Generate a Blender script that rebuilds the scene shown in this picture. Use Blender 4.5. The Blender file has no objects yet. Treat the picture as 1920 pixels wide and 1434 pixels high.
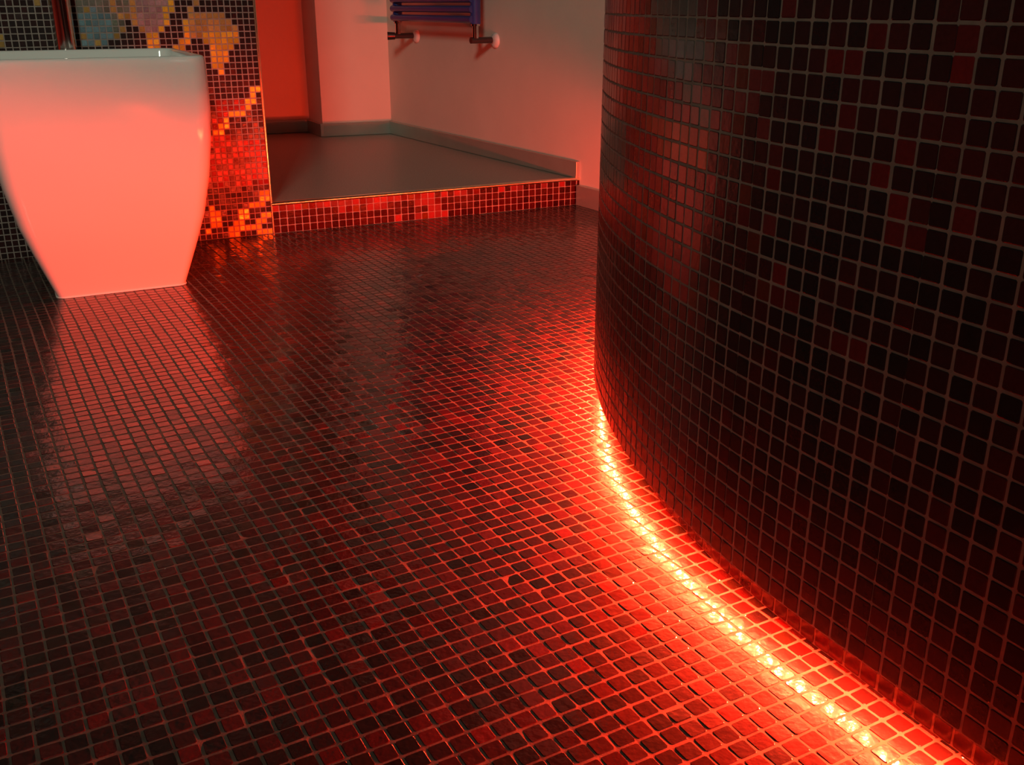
import bpy, math, random
import numpy as np
from mathutils import Vector, Matrix

random.seed(7)
RNG = np.random.default_rng(11)
S = bpy.context.scene
COL = S.collection

# ------------------------------------------------------------------ camera
CAM = np.array([0.0, 0.0, 0.63])
PITCH = math.radians(20.81)
F_PX = 1868.0
cam_data = bpy.data.cameras.new('camera')
cam_data.sensor_width = 36.0
cam_data.lens = F_PX / 1920.0 * 36.0
cam_data.clip_start = 0.02
cam = bpy.data.objects.new('camera', cam_data)
cam.location = CAM
cam.rotation_euler = (math.radians(90) - PITCH, 0, 0)
COL.objects.link(cam)
S.camera = cam

# ------------------------------------------------------------------ world, ambient fill light, exposure
w = bpy.data.worlds.new('world')
S.world = w
w.use_nodes = True
w.node_tree.nodes['Background'].inputs[0].default_value = (0.9, 0.95, 0.8, 1)
w.node_tree.nodes['Background'].inputs[1].default_value = 0.015

def area_light(name, loc, size, power, color, rot=(0, 0, 0)):
    l = bpy.data.lights.new(name, 'AREA')
    l.shape = 'SQUARE'; l.size = size; l.energy = power; l.color = color
    o = bpy.data.objects.new(name, l)
    o.location = loc; o.rotation_euler = rot
    COL.objects.link(o)
    return o

_l = area_light('ambient_fill_light', (-0.45, -0.75, 2.1), 0.5, 10.5, (0.95, 1.0, 0.80))  # added soft fill for the room's general light, hung free below the ceiling
_l.data.spread = math.radians(95)
_l.rotation_euler = (Vector((-0.75, 3.9, 0.9)) - Vector(_l.location)).to_track_quat('-Z', 'Y').to_euler()
LED_STRENGTH = 16000.0
LED_COLOR = (1.0, 0.037, 0.0115, 1)

S.view_settings.view_transform = 'Standard'
S.view_settings.look = 'None'
S.view_settings.gamma = 1.0
S.view_settings.use_curve_mapping = False
S.view_settings.exposure = 0.0
S.cycles.sample_clamp_indirect = 8.0

# ------------------------------------------------------------------ helpers
def nt_of(m):
    m.use_nodes = True
    return m.node_tree, m.node_tree.nodes['Principled BSDF']

def mat(name, color, rough=0.5, metal=0.0, spec=0.5, noise=None, bump=None, coat=0.0):
    """noise = (scale, amount of brightness variation); bump = (scale, strength, distance)"""
    m = bpy.data.materials.new(name)
    nt, b = nt_of(m)
    b.inputs['Base Color'].default_value = (*color, 1)
    b.inputs['Roughness'].default_value = rough
    b.inputs['Metallic'].default_value = metal
    b.inputs['Specular IOR Level'].default_value = spec
    b.inputs['Coat Weight'].default_value = coat
    tc = nt.nodes.new('ShaderNodeTexCoord')
    if noise:
        n = nt.nodes.new('ShaderNodeTexNoise'); n.inputs['Scale'].default_value = noise[0]
        n.inputs['Detail'].default_value = 6
        nt.links.new(tc.outputs['Object'], n.inputs['Vector'])
        r = nt.nodes.new('ShaderNodeValToRGB')
        a = noise[1]
        r.color_ramp.elements[0].position = 0.3; r.color_ramp.elements[1].position = 0.7
        r.color_ramp.elements[0].color = (*[c * (1 - a) for c in color], 1)
        r.color_ramp.elements[1].color = (*[min(1, c * (1 + a)) for c in color], 1)
        nt.links.new(n.outputs['Fac'], r.inputs[0]); nt.links.new(r.outputs[0], b.inputs['Base Color'])
    if bump:
        n2 = nt.nodes.new('ShaderNodeTexNoise'); n2.inputs['Scale'].default_value = bump[0]
        n2.inputs['Detail'].default_value = 4
        nt.links.new(tc.outputs['Object'], n2.inputs['Vector'])
        bp = nt.nodes.new('ShaderNodeBump'); bp.inputs['Strength'].default_value = bump[1]
        bp.inputs['Distance'].default_value = bump[2]
        nt.links.new(n2.outputs['Fac'], bp.inputs['Height']); nt.links.new(bp.outputs[0], b.inputs['Normal'])
    return m

def tile_mat(name, rough=0.12, bump=0.25, coat=0.0, spec=0.5):
    """glazed glass tile: the colour comes with each tile; alpha says how metallic (gold leaf) it is"""
    m = bpy.data.materials.new(name)
    nt, b = nt_of(m)
    at = nt.nodes.new('ShaderNodeAttribute'); at.attribute_name = 'tile_color'
    geo = nt.nodes.new('ShaderNodeNewGeometry')
    n = nt.nodes.new('ShaderNodeTexNoise'); n.inputs['Scale'].default_value = 260; n.inputs['Detail'].default_value = 3
    nt.links.new(geo.outputs['Position'], n.inputs['Vector'])
    mr = nt.nodes.new('ShaderNodeMapRange'); mr.inputs[3].default_value = 0.7; mr.inputs[4].default_value = 1.3
    nt.links.new(n.outputs['Fac'], mr.inputs[0])
    vm = nt.nodes.new('ShaderNodeVectorMath'); vm.operation = 'SCALE'
    nt.links.new(at.outputs['Color'], vm.inputs[0]); nt.links.new(mr.outputs[0], vm.inputs['Scale'])
    nt.links.new(vm.outputs[0], b.inputs['Base Color'])
    b.inputs['Roughness'].default_value = rough
    b.inputs['Specular IOR Level'].default_value = spec
    b.inputs['Coat Weight'].default_value = coat; b.inputs['Coat Roughness'].default_value = 0.05
    sub = nt.nodes.new('ShaderNodeMath'); sub.operation = 'SUBTRACT'; sub.inputs[0].default_value = 1.0
    nt.links.new(at.outputs['Alpha'], sub.inputs[1]); nt.links.new(sub.outputs[0], b.inputs['Metallic'])
    n2 = nt.nodes.new('ShaderNodeTexNoise'); n2.inputs['Scale'].default_value = 110; n2.inputs['Detail'].default_value = 2
    nt.links.new(geo.outputs['Position'], n2.inputs['Vector'])
    bp = nt.nodes.new('ShaderNodeBump'); bp.inputs['Strength'].default_value = bump; bp.inputs['Distance'].default_value = 0.0007
    nt.links.new(n2.outputs['Fac'], bp.inputs['Height']); nt.links.new(bp.outputs[0], b.inputs['Normal'])
    nt.links.new(bp.outputs[0], b.inputs['Coat Normal'])
    return m

def link(name, me, material=None, parent=None, loc=None):
    o = bpy.data.objects.new(name, me)
    if material is not None and len(me.materials) == 0: me.materials.append(material)
    COL.objects.link(o)
    if parent is not None: o.parent = parent
    if loc is not None: o.location = loc
    return o

def tag(o, label=None, cat=None, group=None, kind=None):
    if label: o['label'] = label
    if cat: o['category'] = cat
    if group: o['group'] = group
    if kind: o['kind'] = kind
    return o

class MB:
    def __init__(s): s.v = []; s.f = []; s.sm = []
    def add(s, vs, fs, smooth=False):
        k = len(s.v); s.v += [tuple(float(c) for c in v) for v in vs]
        s.f += [tuple(i + k for i in f) for f in fs]; s.sm += [smooth] * len(fs)
    def prism(s, pts, z0, z1):
        """vertical prism over a polygon of xy points (counter-clockwise)"""
        n = len(pts)
        vs = [(p[0], p[1], z0) for p in pts] + [(p[0], p[1], z1) for p in pts]
        fs = [tuple(range(n - 1, -1, -1)), tuple(range(n, 2 * n))]
        fs += [(i, (i + 1) % n, n + (i + 1) % n, n + i) for i in range(n)]
        s.add(vs, fs)
    def tube(s, p0, p1, r0, r1=None, n=20, cap=True):
        r1 = r0 if r1 is None else r1
        p0 = Vector(p0); p1 = Vector(p1); d = (p1 - p0).normalized()
        a = d.orthogonal().normalized(); b = d.cross(a)
        vs = []
        for p, r in ((p0, r0), (p1, r1)):
            for i in range(n):
                t = 2 * math.pi * i / n; vs.append(p + (a * math.cos(t) + b * math.sin(t)) * r)
        k = len(s.v)
        s.add(vs, [(i, (i + 1) % n, n + (i + 1) % n, n + i) for i in range(n)], True)
        if cap:
            s.add(vs[:n][::-1], [tuple(range(n))]); s.add(vs[n:], [tuple(range(n))])
    def lathe(s, origin, axis, prof, n=28):
        o = Vector(origin); d = Vector(axis).normalized(); a = d.orthogonal().normalized(); b = d.cross(a)
        vs = []
        for r, h in prof:
            for i in range(n):
                t = 2 * math.pi * i / n; vs.append(o + d * h + (a * math.cos(t) + b * math.sin(t)) * r)
        fs = []
        for k in range(len(prof) - 1):
            for i in range(n):
                fs.append((k * n + i, k * n + (i + 1) % n, (k + 1) * n + (i + 1) % n, (k + 1) * n + i))
        s.add(vs, fs, True)
    def mesh(s, name):
        me = bpy.data.meshes.new(name); me.from_pydata(s.v, [], s.f)
        me.polygons.foreach_set('use_smooth', s.sm); me.update(); return me
    def build(s, name, material, parent=None, bevel=0.0):
        o = link(name, s.mesh(name), material, parent)
        if bevel:
            bv = o.modifiers.new('bevel', 'BEVEL'); bv.width = bevel; bv.segments = 2; bv.limit_method = 'ANGLE'
        return o

def project(p):
    """photograph position and depth of world points (used to rank which tiles show largest)"""
    v = np.asarray(p, float) - CAM
    z = v[..., 1] * math.cos(PITCH) - v[..., 2] * math.sin(PITCH)
    u = v[..., 1] * math.sin(PITCH) + v[..., 2] * math.cos(PITCH)
    zz = np.where(np.abs(z) < 1e-6, 1e-6, z)
    return 960 + F_PX * v[..., 0] / zz, 717 - F_PX * u / zz, z

# ---- tiles --------------------------------------------------------------
def tile_shape(half, rise, edge, corner, octa=True):
    """one tile: outline of 8 (clipped corners) or 4 corners, sloped edge up to a flat face; local z is up"""
    def ring(h, c, z):
        if octa:
            return [(h, -h + c, z), (h, h - c, z), (h - c, h, z), (-h + c, h, z),
                    (-h, h - c, z), (-h, -h + c, z), (-h + c, -h, z), (h - c, -h, z)]
        return [(h, -h, z), (h, h, z), (-h, h, z), (-h, -h, z)]
    vs = ring(half, corner, -0.0012) + ring(half, corner, rise - edge * 0.7) + ring(half - edge, corner, rise)
    n = 8 if octa else 4
    fs = []
    for k in range(2):
        fs += [(k * n + i, k * n + (i + 1) % n, (k + 1) * n + (i + 1) % n, (k + 1) * n + i) for i in range(n)]
    fs.append(tuple(range(2 * n, 3 * n)))
    return np.array(vs), fs

def mesh_with_color(name, verts, faces, vcols):
    me = bpy.data.meshes.new(name)
    me.from_pydata(verts.tolist(), [], faces)
    a = me.color_attributes.new('tile_color', 'FLOAT_COLOR', 'POINT')
    a.data.foreach_set('color', np.asarray(vcols, np.float32).ravel())
    me.update(); return me

def bulk_tiles(name, parent, material, shape, P, U, V, N, C):
    """all the tiles past the nearest 300, real geometry joined in one part"""
    vs, fs = shape; n = len(vs); k = len(P)
    if k == 0: return None
    X = P[:, None, :] + vs[None, :, 0:1] * U[:, None, :] + vs[None, :, 1:2] * V[:, None, :] + vs[None, :, 2:3] * N[:, None, :]
    me = bpy.data.meshes.new(name)
    lens = np.array([len(f) for f in fs]); flat = np.concatenate([np.array(f) for f in fs])
    loops = (flat[None, :] + (np.arange(k) * n)[:, None]).ravel()
    totals = np.tile(lens, k); starts = np.concatenate([[0], np.cumsum(totals)[:-1]])
    me.vertices.add(n * k); me.vertices.foreach_set('co', X.astype(np.float32).ravel())
    me.loops.add(len(loops)); me.loops.foreach_set('vertex_index', loops.astype(np.int32))
    me.polygons.add(len(totals)); me.polygons.foreach_set('loop_start', starts.astype(np.int32))
    me.polygons.foreach_set('loop_total', totals.astype(np.int32))
    me.polygons.foreach_set('use_smooth', np.zeros(len(totals), bool))
    me.update(calc_edges=True); me.validate()
    a = me.color_attributes.new('tile_color', 'FLOAT_COLOR', 'POINT')
    a.data.foreach_set('color', np.repeat(C.astype(np.float32), n, axis=0).ravel())
    o = link(name, me, material, parent); o['kind'] = 'stuff'
    return o

def lay_tiles(parent, material, shape, P, U, V, N, C, n_single, pitch, name='tile', tilt=0.010):
    """tilt every tile a little, make the ones that show largest single objects, join the rest"""
    k = len(P)
    a = RNG.normal(0, tilt, k)[:, None]; b = RNG.normal(0, tilt, k)[:, None]
    N2 = N + U * a + V * b; N2 /= np.linalg.norm(N2, axis=1)[:, None]
    U2 = U - N2 * np.sum(U * N2, axis=1)[:, None]; U2 /= np.linalg.norm(U2, axis=1)[:, None]
    V2 = np.cross(N2, U2)
    P = P + U * RNG.normal(0, pitch * 0.012, k)[:, None] + V * RNG.normal(0, pitch * 0.012, k)[:, None]
    x, y, z = project(P)
    vw = CAM - P; d = np.linalg.norm(vw, axis=1)
    facing = np.sum(vw * N, axis=1) / d
    area = np.where((z > 0.05) & (facing > 0.02) & (x > 8) & (x < 1912) & (y > 8) & (y < 1426), facing / (d * d), -1)
    order = np.argsort(-area); single = order[:n_single]; single = single[area[single] > 0]
    mask = np.ones(k, bool); mask[single] = False
    # alike pieces share mesh data: one mesh per colour bucket
    cache = {}
    for i in single:
        key = tuple(np.round(C[i], 2 if C[i].max() > 0.2 else 3))
        if key not in cache:
            me = mesh_with_color('tile', shape[0], shape[1], np.tile(np.array(key), (len(shape[0]), 1)))
            me.materials.append(material); cache[key] = me
        o = bpy.data.objects.new(name, cache[key])
        M = Matrix(((U2[i, 0], V2[i, 0], N2[i, 0], P[i, 0]), (U2[i, 1], V2[i, 1], N2[i, 1], P[i, 1]),
                    (U2[i, 2], V2[i, 2], N2[i, 2], P[i, 2]), (0, 0, 0, 1)))
        COL.objects.link(o); o.parent = parent; o.matrix_local = M
    bulk_tiles(name + ('_field' if n_single else '_field'), parent, material, shape, P[mask], U2[mask], V2[mask], N2[mask], C[mask])

def pick(palette, weights, k):
    palette = np.array(palette, float); idx = RNG.choice(len(palette), k, p=np.array(weights) / sum(weights))
    C = np.ones((k, 4)); C[:, :3] = palette[idx]
    return C

# ------------------------------------------------------------------ materials
M_TILE = tile_mat('dark_glass_floor_tile', 0.27, bump=0.6, coat=0.6, spec=0.3)
M_WTILE = tile_mat('dark_glass_wall_tile', 0.22, bump=0.35, spec=0.24)
M_STILE = tile_mat('small_glass_wall_tile', 0.22, bump=0.5, spec=0.22)
M_GROUT = mat('cement_grout', (0.145, 0.112, 0.086), 0.85, noise=(60, 0.25), bump=(400, 0.4, 0.0006))
M_GROUT_W = mat('pale_wall_grout', (0.15, 0.112, 0.084), 0.85, noise=(60, 0.2), bump=(400, 0.4, 0.0006))
M_PLASTER = mat('painted_plaster', (0.78, 0.64, 0.54), 0.8, noise=(5, 0.04), bump=(140, 0.25, 0.001))
M_CEIL = mat('ceiling_paint', (0.32, 0.31, 0.28), 0.9, noise=(4, 0.04))
M_DARK = mat('dark_unseen_wall', (0.05, 0.032, 0.028), 0.4, noise=(30, 0.3))  # dark tone given to the unseen walls to cut bounced light
M_PLAT = mat('grey_vinyl_floor', (0.34, 0.30, 0.25), 0.40, noise=(220, 0.22), bump=(260, 0.15, 0.0006))
M_SKIRT = mat('satin_metal_skirting', (0.50, 0.52, 0.46), 0.30, metal=0.55, noise=(9, 0.06))
M_TRIM = mat('polished_metal_edge', (0.97, 0.90, 0.62), 0.22, metal=1.0)
M_CERAMIC = mat('white_ceramic', (0.80, 0.80, 0.76), 0.12, spec=0.5, noise=(2, 0.02), coat=0.3)
M_SEAL = mat('white_silicone', (0.8, 0.78, 0.72), 0.5)
M_CHROME = mat('chrome', (0.72, 0.70, 0.68), 0.1, metal=1.0)
M_BLUE = mat('blue_enamel', (0.035, 0.05, 0.22), 0.3, noise=(20, 0.1))
M_VALVE = mat('dark_valve_metal', (0.10, 0.07, 0.07), 0.3, metal=0.8)
M_WHITEPL = mat('white_plastic', (0.8, 0.75, 0.7), 0.4)
M_HOUSING = mat('led_housing', (0.08, 0.08, 0.08), 0.5)
M_TAPE = mat('led_tape', (0.5, 0.5, 0.46), 0.5)
M_LED = bpy.data.materials.new('lit_red_diode')
nt, b = nt_of(M_LED)
b.inputs['Base Color'].default_value = (0.1, 0.02, 0.01, 1)
b.inputs['Emission Color'].default_value = LED_COLOR
b.inputs['Emission Strength'].default_value = LED_STRENGTH

# ------------------------------------------------------------------ plan of the room
PF = 0.0218                                   # floor and curved wall tile pitch
PW = 0.0160                                   # small mosaic pitch
FA = np.array([math.cos(0.5098), math.sin(0.5098)])      # floor tile rows
FB = np.array([FA[1], -FA[0]])
WA = np.array([0.896, 0.443]); WN = np.array([0.443, -0.896])   # mosaic wall: along, out of the face
W0 = np.array([-0.700, 2.888])                # right-hand foot of the mosaic wall
HR = 0.0872                                   # platform height (four tiles)
RISER_END = np.array([0.235, 3.350])
C3 = np.array([-0.540, 4.579]); SD = np.array([0.52625, -0.85033]); SN = np.array([-0.85033, -0.52625])
C2 = np.array([-0.826, 4.462]); C1 = np.array([-0.917, 4.636]); C0 = np.array([-2.25, 4.06])
CEIL_Z = 2.4
GAP = 0.05                                    # the curved wall stops 5 cm above the floor
SETBACK = 0.034

# curved wall line: straight towards the camera, then bending away to the right
def wall_curve(ds=0.002):
    x, y, h = 0.4032, 0.6455, 2.05774
    pts = []
    n0 = int(1.3 / ds)
    for i in range(n0, 0, -1):
        pts.append((x - math.cos(h) * ds * i, y - math.sin(h) * ds * i, h))
    s = 0.0
    while s < 2.9:
        pts.append((x, y, h))
        k = 0 if s < 0.2289 else (0.7255 if s < 0.9757 else 1.136)
        h -= k * ds; x += math.cos(h) * ds; y += math.sin(h) * ds; s += ds
    return np.array(pts), n0, ds
CURVE, CURVE_N0, CURVE_DS = wall_curve()
def curve_at(s, off=0.0):
    """s metres along the wall from its reference point, off = metres outward (towards the open floor)"""
    i = np.clip(np.asarray(s) / CURVE_DS + CURVE_N0, 0, len(CURVE) - 1).astype(int)
    p = CURVE[i]; h = p[..., 2]
    nx, ny = -np.sin(h), np.cos(h)
    T = np.stack([np.cos(h), np.sin(h)], -1); N = np.stack([nx, ny], -1)
    return p[..., :2] + N * off, T, N
S_MIN, S_MAX = -1.26, 2.86
# tile patterns as outlines in tile units (column, row); mosaic columns run leftwards from the wall's right edge
MURAL = [
    ('k', [(27.5, 39.9), (19.7, 39.9), (20.4, 37.5), (21.8, 35.3), (23.5, 34.5), (23.7, 32.9), (28.5, 32.6)]),
    ('b', [(27.8, 37.6), (25.5, 38.6), (23.1, 37.5), (23.0, 34.9), (24.0, 33.6), (25.5, 32.7), (28.5, 32.8)]),
    ('p', [(19.0, 39.9), (13.2, 39.9), (14.3, 37.7), (16.0, 35.5), (17.0, 34.7), (18.5, 35.3), (19.3, 37.5)]),
    ('g', [(20.0, 39.9), (18.9, 39.9), (19.1, 37.5), (18.0, 35.3), (19.0, 35.0), (20.2, 37.1), (21.4, 35.6), (21.5, 34.7), (23.4, 33.6), (23.6, 34.4), (21.8, 35.6), (20.9, 37.3)]),
    ('G', [(14.1, 39.9), (12.5, 40.0), (13.4, 38.2), (14.2, 36.6), (15.5, 35.3), (16.1, 34.4), (16.5, 32.5), (17.9, 32.5), (18.4, 34.4), (17.0, 34.7), (15.2, 36.4)]),
    ('g', [(10.4, 40.0), (9.2, 40.0), (9.7, 38.6), (10.6, 37.9)]),
    ('G', [(11.4, 37.0), (10.2, 37.0), (11.0, 33.4), (11.9, 31.9), (13.9, 32.2), (12.7, 33.7), (12.1, 35.0)]),
    ('g', [(11.2, 34.8), (11.2, 37.0), (9.9, 38.0), (8.5, 38.3), (4.9, 38.3), (4.4, 36.3), (3.5, 35.7), (2.9, 35.0), (2.9, 34.4), (9.4, 34.4), (10.8, 34.5)]),
    ('G', [(9.3, 34.7), (3.0, 34.7), (3.0, 33.3), (4.1, 32.0), (4.6, 31.4), (5.0, 30.0), (6.0, 29.1), (6.4, 28.1), (7.4, 28.1), (7.7, 29.9), (7.6, 32.0), (8.3, 33.1)]),
    ('r', [(8.3, 23.7), (1.7, 23.7), (3.0, 22.4), (5.3, 21.9), (6.4, 20.7), (8.6, 19.3)]),
    ('r', [(10.8, 17.4), (5.7, 18.0), (5.3, 17.2), (0.0, 16.7), (0.0, 9.5), (10.6, 9.3)]),
    ('G', [(1.4, 26.3), (-0.1, 26.3), (0.1, 24.6), (1.2, 24.4), (1.4, 22.6), (2.8, 22.0), (3.2, 21.1), (5.4, 21.3), (5.8, 19.9), (7.2, 18.9), (7.7, 18.1), (9.0, 17.4), (8.8, 18.9), (6.8, 20.9), (5.3, 21.9), (3.0, 22.5)]),
    ('G', [(1.1, 8.4), (-0.2, 8.3), (-0.1, 6.6), (1.1, 6.3), (1.2, 5.5), (2.9, 5.3), (3.5, 4.8), (3.7, 3.8), (4.7, 3.4), (5.4, 2.2), (2.8, 1.5), (2.5, 2.8), (1.8, 3.4), (1.1, 4.5), (0.1, 4.4), (0.3, 3.0), (1.3, 2.5), (1.7, 1.0), (7.6, 1.0), (7.6, 2.0), (6.4, 3.6), (5.5, 4.6), (4.3, 4.7), (3.8, 6.5), (2.2, 6.4)]),
    ('G', [(10.9, 5.6), (9.9, 5.4), (9.2, 4.2), (9.2, 2.1), (11.1, 2.0), (11.4, 0.8), (12.5, 0.3), (12.5, 1.1), (11.2, 2.6)]),
    ('G', [(8.2, 1.0), (6.3, 1.0), (6.5, 0.0), (8.2, 0.0)]),
    ('G', [(2.7, 1.1), (-0.2, 1.1), (-0.1, -0.0), (2.8, 0.0)]),
]
GOLD_SPECKS = [(33, 39), (39, 33), (39, 34), (26, 38), (22, 39), (27, 34), (25, 33), (22, 38), (21, 37)]
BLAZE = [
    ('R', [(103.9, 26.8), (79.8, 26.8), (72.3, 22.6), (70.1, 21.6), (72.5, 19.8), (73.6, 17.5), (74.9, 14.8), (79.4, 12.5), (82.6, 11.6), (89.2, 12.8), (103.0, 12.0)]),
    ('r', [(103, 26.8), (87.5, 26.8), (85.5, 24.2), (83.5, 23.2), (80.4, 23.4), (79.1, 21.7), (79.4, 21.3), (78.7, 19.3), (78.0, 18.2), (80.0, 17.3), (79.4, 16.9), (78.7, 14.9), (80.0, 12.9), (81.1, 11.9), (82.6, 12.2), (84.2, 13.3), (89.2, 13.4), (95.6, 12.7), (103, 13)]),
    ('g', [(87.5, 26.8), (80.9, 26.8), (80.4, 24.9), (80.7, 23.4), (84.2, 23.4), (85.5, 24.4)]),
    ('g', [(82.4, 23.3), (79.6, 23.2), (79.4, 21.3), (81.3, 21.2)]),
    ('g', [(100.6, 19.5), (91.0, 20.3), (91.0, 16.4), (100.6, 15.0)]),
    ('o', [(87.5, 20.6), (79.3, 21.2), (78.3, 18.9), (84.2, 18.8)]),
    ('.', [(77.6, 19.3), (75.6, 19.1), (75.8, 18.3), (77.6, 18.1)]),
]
def inside(x, y, poly):
    hit = False; n = len(poly)
    for i in range(n):
        x1, y1 = poly[i]; x2, y2 = poly[(i + 1) % n]
        if (y1 > y) != (y2 > y) and x < (x2 - x1) * (y - y1) / (y2 - y1) + x1: hit = not hit
    return hit
def pattern_at(shapes, c, r):
    out = '.'
    for kind, poly in shapes:
        if inside(c + 0.5, r + 0.5, poly): out = kind
    return out

# ------------------------------------------------------------------ floor
fl = MB()
fl.prism([(-2.3, -1.0), (1.9, -1.0), (1.9, 5.4), (-2.3, 5.4)], -0.06, 0.0)
floor = fl.build('floor', M_GROUT)
tag(floor, 'wet-room floor of small dark red-brown glass mosaic tiles in pale grout', kind='structure')
P0 = np.array([-0.3365, 0.7300])   # one tile corner, measured
v = np.array([(688.3 - 960) / F_PX, math.cos(PITCH) + (717 - 1315) / F_PX * math.sin(PITCH), -math.sin(PITCH) + (717 - 1315) / F_PX * math.cos(PITCH)])
P0 = (v * (CAM[2] / -v[2]))[:2]
ii, jj = np.meshgrid(np.arange(-130, 130), np.arange(-170, 80), indexing='ij')
# hand-laid sheets: rows wander by a fraction of a millimetre
G = P0[None, :] + ((ii.ravel() + 0.5) * PF)[:, None] * FA + ((jj.ravel() + 0.5) * PF)[:, None] * FB
G = G + 0.0016 * np.sin(G[:, ::-1] * 7.0 + np.array([0.3, 1.1]))
keep = (G[:, 0] > -1.75) & (G[:, 0] < 0.75) & (G[:, 1] > 0.42)
rel = G - W0
keep &= (rel @ WN) > PF * 0.45                 # in front of the mosaic wall and the step
# keep tiles from running inside the plinth
def curve_side(pts):
    c = CURVE[::10]; out = np.zeros(len(pts))
    for a in range(0, len(pts), 4000):
        q = pts[a:a + 4000]
        d2 = ((q[:, None, :] - c[None, :, :2]) ** 2).sum(-1); k = d2.argmin(1); cc = c[k]
        out[a:a + 4000] = (q[:, 0] - cc[:, 0]) * (-np.sin(cc[:, 2])) + (q[:, 1] - cc[:, 1]) * np.cos(cc[:, 2])
    return out
G = G[keep]
G = G[curve_side(G) > -SETBACK - PF * 0.7]
k = len(G)
P = np.column_stack([G, np.zeros(k)])
U = np.tile(np.array([FA[0], FA[1], 0.0]), (k, 1)); N = np.tile(np.array([0, 0, 1.0]), (k, 1)); V = np.cross(N, U)
C = pick([(.036, .004, .004), (.024, .006, .005), (.016, .010, .006), (.052, .004, .005), (.009, .007, .006), (.075, .010, .008)],
         [26, 24, 18, 16, 14, 4], k)
C[:, :3] *= RNG.uniform(0.55, 0.95, (k, 1))
# limit the number of distinct colours so single tiles can share meshes
C[:, :3] = np.round(C[:, :3] / 0.004) * 0.004 + 0.0015
SH_F = tile_shape(PF / 2 - 0.00135, 0.0005, 0.0006, 0.0014)
lay_tiles(floor, M_TILE, SH_F, P, U, V, N, C, 300, PF, tilt=0.017)

# ------------------------------------------------------------------ curved wall, its plinth and the LED strip under it
def ribbon(s0, s1, step, o_in, o_out, z0, z1):
    m = MB(); ss = np.arange(s0, s1 + 1e-6, step)
    a, _, _ = curve_at(ss, o_out); b_, _, _ = curve_at(ss, o_in); n = len(ss)
    vs = [(p[0], p[1], z0) for p in a] + [(p[0], p[1], z1) for p in a] + [(p[0], p[1], z0) for p in b_] + [(p[0], p[1], z1) for p in b_]
    fs = []
    for i in range(n - 1):
        fs += [(i, n + i, n + i + 1, i + 1), (2 * n + i, 2 * n + i + 1, 3 * n + i + 1, 3 * n + i),
               (n + i, 3 * n + i, 3 * n + i + 1, n + i + 1), (i, i + 1, 2 * n + i + 1, 2 * n + i)]
    fs += [(0, 2 * n, 3 * n, n), (n - 1, 2 * n - 1, 4 * n - 1, 3 * n - 1)]
    m.add(vs, fs); return m

wall_r = ribbon(S_MIN, S_MAX, 0.02, -0.14, 0.0, GAP, CEIL_Z).build('wall_right', M_GROUT_W)
tag(wall_r, 'curved wall of dark glass mosaic hanging just above the floor, lit red from below', kind='structure')
nc = int((S_MAX - S_MIN) / PF); nr = int((CEIL_Z - GAP) / PF)
cc, rr = np.meshgrid(np.arange(nc), np.arange(nr), indexing='ij'); cc = cc.ravel(); rr = rr.ravel()
sc = S_MIN + (cc + 0.5) * PF
p2, T2, N2_ = curve_at(sc, 0.0)
k = len(sc)
P = np.column_stack([p2, GAP + (rr + 0.5) * PF])
U = np.column_stack([-T2, np.zeros(k)]); N = np.column_stack([N2_, np.zeros(k)]); V = np.cross(N, U)
C = pick([(.016, .004, .004), (.011, .005, .005), (.006, .005, .006), (.030, .005, .005), (.022, .006, .005)], [28, 26, 26, 7, 12], k)
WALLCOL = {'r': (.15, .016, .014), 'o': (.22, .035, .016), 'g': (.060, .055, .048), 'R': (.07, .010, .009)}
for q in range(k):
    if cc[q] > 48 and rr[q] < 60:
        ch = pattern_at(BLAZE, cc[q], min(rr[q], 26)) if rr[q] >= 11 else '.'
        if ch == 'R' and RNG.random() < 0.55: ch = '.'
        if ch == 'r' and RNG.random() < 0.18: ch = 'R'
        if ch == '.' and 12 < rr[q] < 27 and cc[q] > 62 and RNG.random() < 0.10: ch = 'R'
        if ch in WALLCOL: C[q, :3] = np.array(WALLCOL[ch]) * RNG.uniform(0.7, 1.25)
C[:, :3] = np.round(C[:, :3] / 0.006) * 0.006 + 0.002
SH_W = tile_shape(PF / 2 - 0.0012, 0.0006, 0.0007, 0.0012)
lay_tiles(wall_r, M_WTILE, SH_W, P, U, V, N, C, 300, PF, tilt=0.009)

plinth = ribbon(S_MIN, S_MAX, 0.02, -0.12, -SETBACK, 0.0, GAP).build('plinth', M_GROUT, wall_r)
k = int((S_MAX - S_MIN) / PF)
sc = S_MIN + (np.arange(k) + 0.8) * PF
p2, T2, N2_ = curve_at(np.concatenate([sc, sc]), -SETBACK); k2 = len(p2)
P = np.column_stack([p2, np.concatenate([np.full(k, 0.0115), np.full(k, 0.0115 + PF)])])
U = np.column_stack([-T2, np.zeros(k2)]); N = np.column_stack([N2_, np.zeros(k2)]); V = np.cross(N, U)
C = pick([(.06, .012, .010), (.035, .012, .010)], [1, 1], k2)
lay_tiles(plinth, M_WTILE, SH_W, P, U, V, N, C, 40, PF, tilt=0.006)

led = bpy.data.objects.new('led_strip', None); COL.objects.link(led)
tag(led, 'red LED strip tucked under the bottom edge of the curved mosaic wall', 'light strip')
strip_off = -0.021
p0, _, _ = curve_at(0.0, strip_off); led.location = (float(p0[0]), float(p0[1]), GAP)
base = Vector(led.location)
tp = ribbon(-1.1, 2.7, 0.02, strip_off - 0.006, strip_off + 0.003, GAP - 0.0025, GAP + 0.0)
tp.v = [tuple(Vector(v) - base) for v in tp.v]
tp.build('tape', M_TAPE, led)
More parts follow.
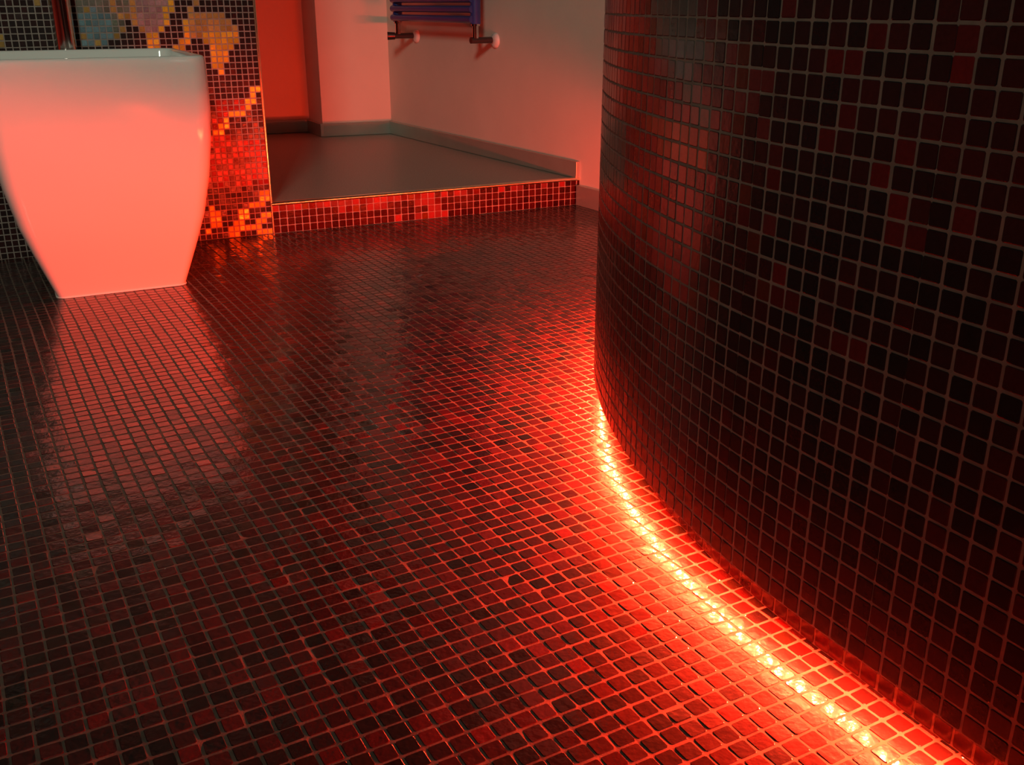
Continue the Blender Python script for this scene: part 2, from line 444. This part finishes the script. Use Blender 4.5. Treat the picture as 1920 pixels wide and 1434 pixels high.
# one diode: a small closed housing whose lit window looks outward and down
ang = math.radians(26)
hx, hy, hz = 0.0022, 0.0016, 0.0018
me = bpy.data.meshes.new('led')
vs = [(-hx, -hy, -hz), (hx, -hy, -hz), (hx, hy, -hz), (-hx, hy, -hz), (-hx, -hy, hz), (hx, -hy, hz), (hx, hy, hz), (-hx, hy, hz)]
vs = [(v[0], v[1] * math.cos(ang) + v[2] * math.sin(ang), -v[1] * math.sin(ang) + v[2] * math.cos(ang)) for v in vs]
me.from_pydata(vs, [], [(0, 3, 2, 1), (4, 5, 6, 7), (0, 1, 5, 4), (2, 3, 7, 6), (1, 2, 6, 5), (0, 4, 7, 3)])
me.materials.append(M_HOUSING); me.materials.append(M_LED)
me.polygons[3].material_index = 1             # the window on the outward (+y) side
me.update()
DP = 1 / 55.0
for i in range(int(3.6 / DP)):
    s = -1.05 + i * DP
    p, T, N_ = curve_at(s, strip_off + 0.0035)
    o = bpy.data.objects.new('led', me); COL.objects.link(o); o.parent = led
    o.matrix_local = Matrix(((-T[0], N_[0], 0, p[0] - base.x), (-T[1], N_[1], 0, p[1] - base.y), (0, 0, 1, -0.0052), (0, 0, 0, 1)))

# ------------------------------------------------------------------ mosaic wall at the back left
WL = 1.75; WT = 0.10
a_ = W0 - WA * WL
def off(p, n, d): return (p[0] + n[0] * d, p[1] + n[1] * d)
m = MB(); m.prism([tuple(a_), tuple(W0), off(W0, WN, -WT), off(a_, WN, -WT)], 0.0, CEIL_Z)
wall_m = m.build('wall_left', mat('mosaic_grout', (0.30, 0.25, 0.22), 0.85, noise=(60, 0.2)))
tag(wall_m, 'partition wall of small mosaic with golden and blue flowers behind the washbasin', kind='structure')
ncol = int(WL / PW); nrow = int(CEIL_Z / PW)
cc, rr = np.meshgrid(np.arange(ncol), np.arange(nrow), indexing='ij'); cc = cc.ravel(); rr = rr.ravel(); k = len(cc)
xy = W0[None, :] - WA[None, :] * ((cc + 0.5) * PW)[:, None]
P = np.column_stack([xy, (rr + 0.5) * PW])
U = np.tile(np.array([WA[0], WA[1], 0.0]), (k, 1)); N = np.tile(np.array([WN[0], WN[1], 0.0]), (k, 1)); V = np.cross(N, U)
C = pick([(.030, .010, .008), (.022, .012, .008), (.040, .012, .008)], [3, 3, 2], k)
MC = {'G': (.95, .62, .06, 0.6), 'g': (.50, .30, .09, 0.85), 'b': (.16, .26, .30, 1), 'p': (.30, .22, .24, 1), 'k': (.14, .15, .12, 1),
      'r': (.17, .008, .009, 0.93), 'R': (.06, .006, .006, 1)}
for q in range(k):
    r_, c_ = rr[q], cc[q]
    if r_ < 40:
        ch = pattern_at(MURAL, c_, r_)
        if (c_, r_) in GOLD_SPECKS: ch = 'g'
        if ch == 'r' and RNG.random() < 0.3: ch = 'R'
    else:               # the flowers carry on above, out of the picture
        t = math.sin(c_ * 0.23 + 1.7 * math.sin(r_ * 0.11)) + math.cos(r_ * 0.19 + c_ * 0.07)
        ch = 'p' if t > 1.25 else ('g' if t > 0.95 else 'd')
    if ch in MC:
        C[q] = MC[ch]; C[q, :3] *= RNG.uniform(0.7, 1.25)
C[:, :3] = np.round(C[:, :3] / 0.012) * 0.012 + 0.003
SH_S = tile_shape(PW / 2 - 0.0014, 0.0010, 0.0008, 0, octa=False)
lay_tiles(wall_m, M_STILE, SH_S, P, U, V, N, C, 300, PW, tilt=0.03)
# metal edge trim on its right-hand corner
m = MB(); q0 = off(W0, WN, -0.001); m.tube((q0[0] + WA[0] * .001, q0[1] + WA[1] * .001, 0.0), (q0[0] + WA[0] * .001, q0[1] + WA[1] * .001, CEIL_Z), 0.0042, n=20)
q1 = off(W0, WN, -WT); m.prism([q0, (q0[0] + WA[0] * .0025, q0[1] + WA[1] * .0025), (q1[0] + WA[0] * .0025, q1[1] + WA[1] * .0025), q1], HR, CEIL_Z)
t1 = m.build('trim_1', M_TRIM)
tag(t1, 'thin upright metal edge strip on the corner of the mosaic wall', kind='structure')

# ------------------------------------------------------------------ raised platform behind, with a mosaic riser
m = MB()
m.prism([tuple(off(W0, WN, -0.004)), tuple(off(RISER_END, WN, -0.004)), tuple(C3 + SD * 0.0 + np.array([0.02, 0.02])), (-0.55, 5.0), (-2.25, 5.0), tuple(a_ + WN * -0.1)], -0.01, HR - 0.001)
plat = m.build('step_platform', M_PLAT)
tag(plat, 'raised grey platform floor of the back room, one low step up', kind='structure')
m = MB(); m.prism([tuple(W0), tuple(RISER_END), off(RISER_END, WN, -0.02), off(W0, WN, -0.02)], 0.0, HR - 0.003)
riser = m.build('riser', bpy.data.materials['mosaic_grout'], plat)
RL = float(np.linalg.norm(RISER_END - W0)); RD = (RISER_END - W0) / RL; RN = np.array([RD[1], -RD[0]])
nn = int(RL / PF); cc, rr = np.meshgrid(np.arange(nn), np.arange(4), indexing='ij'); cc = cc.ravel(); rr = rr.ravel(); k = len(cc)
xy = W0[None, :] + RD[None, :] * ((cc + 0.5) * (RL / nn))[:, None] + RN * 0.0
P = np.column_stack([xy, (rr + 0.5) * (HR - 0.003) / 4])
U = np.tile(np.array([RD[0], RD[1], 0.0]), (k, 1)); N = np.tile(np.array([RN[0], RN[1], 0.0]), (k, 1)); V = np.cross(N, U)
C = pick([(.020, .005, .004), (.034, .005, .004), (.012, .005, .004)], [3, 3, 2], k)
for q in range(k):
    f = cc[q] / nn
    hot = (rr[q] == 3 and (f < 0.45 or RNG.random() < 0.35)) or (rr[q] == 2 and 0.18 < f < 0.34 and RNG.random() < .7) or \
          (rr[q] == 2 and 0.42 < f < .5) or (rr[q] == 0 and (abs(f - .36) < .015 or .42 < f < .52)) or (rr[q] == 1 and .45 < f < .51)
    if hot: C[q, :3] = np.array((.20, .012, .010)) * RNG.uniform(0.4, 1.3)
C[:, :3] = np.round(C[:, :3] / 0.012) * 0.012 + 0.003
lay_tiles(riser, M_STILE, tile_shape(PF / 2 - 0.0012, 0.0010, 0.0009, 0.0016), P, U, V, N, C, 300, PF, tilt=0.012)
# nosing
m = MB(); e0 = off(W0, WN, -0.001); e1 = off(RISER_END, WN, -0.001)
m.tube((e0[0], e0[1], HR - 0.0018), (e1[0], e1[1], HR - 0.0022), 0.0056, n=20)
m.prism([e0, e1, off(RISER_END, WN, -0.022), off(W0, WN, -0.022)], HR - 0.0035, HR + 0.0012)
t2 = m.build('trim_2', M_TRIM)
tag(t2, 'bright metal nosing strip along the edge of the low step', kind='structure')

# ------------------------------------------------------------------ back room walls and skirting
def wall_slab(name, p, q, thick, z0, z1, material, label):
    """slab whose visible face runs p -> q; thickness goes to the left of that direction"""
    p = np.array(p, float); q = np.array(q, float); d = (q - p) / np.linalg.norm(q - p); n = np.array([-d[1], d[0]])
    m = MB(); m.prism([tuple(p), tuple(q), tuple(q + n * thick), tuple(p + n * thick)], z0, z1)
    o = m.build(name, material); tag(o, label, kind='structure'); return o
bk = C1 + (C1 - C2) * 0.0
DB = (C3 - C2) / np.linalg.norm(C3 - C2)
C0 = C1 - DB * 1.3
wb = wall_slab('wall_back', C0, C1, 0.1, 0, CEIL_Z, M_PLASTER, 'deepest plain plaster wall of the back room, left of the projecting pier')
m = MB(); m.prism([tuple(C1), tuple(C2), tuple(C3), tuple(C3 + DB * 0.12), tuple(C3 + DB * 0.12 + np.array([-.1, .25])), tuple(C1 + np.array([-.07, .14]))], 0.0, CEIL_Z)
wp = m.build('wall_pier', M_PLASTER); tag(wp, 'shallow plaster pier projecting from the back wall, in the middle', kind='structure')
SE = C3 + SD * 2.6
ws = wall_slab('wall_side', C3, SE, 0.1, 0, CEIL_Z, M_PLASTER, 'side plaster wall carrying the blue towel radiator')

def skirting(name, p, q, z0, z1, label, thick=0.014, back=0.0):
    p = np.array(p, float); q = np.array(q, float); d = (q - p) / np.linalg.norm(q - p); n = np.array([d[1], -d[0]])
    m = MB(); m.prism([tuple(p + n * thick), tuple(q + n * thick), tuple(q - n * back), tuple(p - n * back)], z0, z1)
    o = m.build(name, M_SKIRT, bevel=0.0015); tag(o, label, kind='structure'); return o
SKH = 0.055
skirting('baseboard_back', C0, C1 , HR, HR + SKH, 'grey skirting along the deep back wall of the raised room')
skirting('baseboard_pier_side', C1, C2 + (C2 - C1) / np.linalg.norm(C2 - C1) * 0.014, HR, HR + SKH, 'short grey skirting on the side of the projecting pier')
skirting('baseboard_pier', C2 - DB * 0.0, C3, HR, HR + SKH, 'grey skirting along the front of the projecting pier')
step_s = float((RISER_END - C3) @ SD)
skirting('baseboard_side', C3, C3 + SD * (step_s + 0.0), HR, HR + SKH, 'grey skirting below the radiator on the side wall')
skirting('baseboard_right', C3 + SD * (step_s + 0.004), SE, 0.0, 0.066, 'low grey skirting on the tiled floor past the step', thick=0.016)

# unseen rest of the room shell: ceiling, left wall, wall behind the camera
m = MB(); m.prism([(-2.3, -1.0), (1.9, -1.0), (1.9, 5.4), (-2.3, 5.4)], CEIL_Z, CEIL_Z + 0.05)
tag(m.build('ceiling', M_CEIL), 'plain painted ceiling above the wet room', kind='structure')
tag(wall_slab('wall_far_left', (-2.25, -0.95), (-2.25, 5.2), 0.08, 0, CEIL_Z, M_DARK, ''), 'plain dark wall far to the left, outside the view', kind='structure')
tag(wall_slab('wall_front', (1.8, -0.95), (-2.25, -0.95), 0.08, 0, CEIL_Z, M_DARK, ''), 'plain dark wall behind the viewer', kind='structure')

# ------------------------------------------------------------------ washbasin
BC = np.array([-0.97, 2.38])
def sq_ring(w_, r, z, n=10):
    """rounded square of half width w_, corner radius r, in the wall's directions"""
    out = []
    for cx, cy, a0 in ((1, 1, 0), (-1, 1, 90), (-1, -1, 180), (1, -1, 270)):
        for i in range(n + 1):
            t = math.radians(a0 + 90 * i / n)
            x = cx * (w_ - r) + r * math.cos(t); y = cy * (w_ - r) + r * math.sin(t)
            out.append((x, y, z))
    return out
def to_world(p):   # local x along the wall, local y towards the wall
    return (BC[0] + WA[0] * p[0] - WN[0] * p[1], BC[1] + WA[1] * p[0] - WN[1] * p[1], p[2])
basin = bpy.data.objects.new('washbasin', None); COL.objects.link(basin); basin.location = (BC[0], BC[1], 0)
tag(basin, 'white square pedestal washbasin tapering to the floor, glowing red from the side', 'washbasin')
prof = [(0.0, .1415, .022), (0.004, .1425, .024), (.05, .158, .028), (.112, .1785, .034), (.176, .198, .04), (.263, .2155, .046), (.347, .2265, .05),
        (.416, .231, .052), (.473, .2315, .052), (.505, .2305, .052), (.518, .2295, .052), (.5235, .2265, .050), (.525, .2225, .047)]
inner = [(.5235, .2185, .044), (.518, .2165, .042), (.49, .214, .042), (.44, .205, .06), (.41, .185, .09), (.392, .14, .10), (.385, .08, .075), (.383, .022, .0215)]
rings = [sq_ring(w_, r * 0.75, z) for z, w_, r in prof] + [sq_ring(w_, r * (0.75 if z > 0.48 else 1), z) for z, w_, r in inner]
m = MB(); nn = len(rings[0]); vs = [];
for rg in rings: vs += [Vector(to_world(p)) - Vector((BC[0], BC[1], 0)) for p in rg]
fs = []
for a in range(len(rings) - 1):
    for i in range(nn): fs.append((a * nn + i, a * nn + (i + 1) % nn, (a + 1) * nn + (i + 1) % nn, (a + 1) * nn + i))
fs.append(tuple(range(nn))[::-1]); fs.append(tuple(range((len(rings) - 1) * nn, len(rings) * nn)))
m.add(vs, fs, True)
bowl = m.build('bowl', M_CERAMIC, basin)
m = MB(); m.lathe((0, 0, 0.384), (0, 0, 1), [(.0, .004), (.018, .004), (.021, .002), (.021, 0)]); m.build('drain', M_CHROME, basin)
m = MB()
rg0 = [Vector(to_world(p)) - Vector((BC[0], BC[1], 0)) for p in sq_ring(.1455, .024, 0.0012)]
rg1 = [Vector(to_world(p)) - Vector((BC[0], BC[1], 0)) for p in sq_ring(.1425, .022, 0.005)]
m.add(rg0 + rg1, [(i, (i + 1) % nn, nn + (i + 1) % nn, nn + i) for i in range(nn)], True)
m.build('silicone_seal', M_SEAL, basin)

# free-standing tap column between basin and wall
TC = np.array([-1.114, 2.626])
tap = bpy.data.objects.new('basin_tap', None); COL.objects.link(tap); tap.location = (TC[0], TC[1], 0)
tag(tap, 'thick chrome tap column rising behind the white washbasin', 'tap')
m = MB(); m.lathe((0, 0, 0), (0, 0, 1), [(0, 0.0015), (.036, 0.0015), (.036, .008), (.031, .014), (.025, .016)]); m.build('base_plate', M_CHROME, tap)
m = MB(); m.tube((0, 0, 0.002), (0, 0, 0.86), 0.0245, n=32); m.build('column', M_CHROME, tap)
m = MB(); sp = [(0, 0, .82), (.443 * .06, -.896 * .06, .84), (.443 * .16, -.896 * .16, .83), (.443 * .19, -.896 * .19, .80)]
for a, b2 in zip(sp, sp[1:]): m.tube(a, b2, 0.013, n=16)
m.build('spout', M_CHROME, tap)
m = MB(); m.tube((0, 0, .86), (0, 0, .885), .02, .018, 24); m.tube((0, 0, .875), (-.443 * .07, .896 * .03, .90), .006, .005, 12); m.build('lever', M_CHROME, tap)

# ------------------------------------------------------------------ towel radiator on the side wall
rad = bpy.data.objects.new('towel_radiator', None); COL.objects.link(rad)
rp = C3 + SD * 0.6; rad.location = (rp[0], rp[1], 0.56)
tag(rad, 'dark blue tubular towel radiator hung on the side wall of the back room', 'radiator')
def rw(s, o_, z):   # along the wall, out from the wall, height -> local to the radiator
    p = C3 + SD * s + SN * o_
    return (p[0] - rp[0], p[1] - rp[1], z - 0.56)
S0, S1 = 0.284, 0.917
for s_ in (S0, S1):
    m = MB(); m.tube(rw(s_, .085, .563), rw(s_, .085, 1.45), .019, n=20); m.build('upright', M_BLUE, rad)
zz = .578; kk = 0
while zz < 1.43:
    if kk % 6 != 5:
        m = MB(); m.tube(rw(S0 - .008, .102, zz), rw(S1 + .008, .102, zz), .0125, n=14); m.build('tube', M_BLUE, rad)
    zz += .034; kk += 1
for s_ in (S0, S1):
    m = MB(); m.tube(rw(s_, .085, .565), rw(s_, .085, .515), .011, n=16); m.tube(rw(s_, .085, .566), rw(s_, .085, .556), .016, n=16)
    m.build('valve_stem', M_CHROME, rad)
    m = MB(); m.tube(rw(s_, .105, .508), rw(s_, .02, .508), .011, n=16)
    if s_ == S0: m.tube(rw(s_ - .012, .128, .508), rw(s_ - .0, .10, .508), .016, .014, n=18)
    m.build('valve_body', M_VALVE, rad)
    m = MB(); m.lathe(rw(s_, 0.001, .506), (SN[0], SN[1], 0), [(.0, .012), (.014, .012), (.024, .008), (.027, 0)]); m.build('wall_rosette', M_WHITEPL, rad)
    m = MB(); m.tube(rw(s_, .0, 1.40), rw(s_, .085, 1.40), .008, n=12); m.build('bracket', M_CHROME, rad)
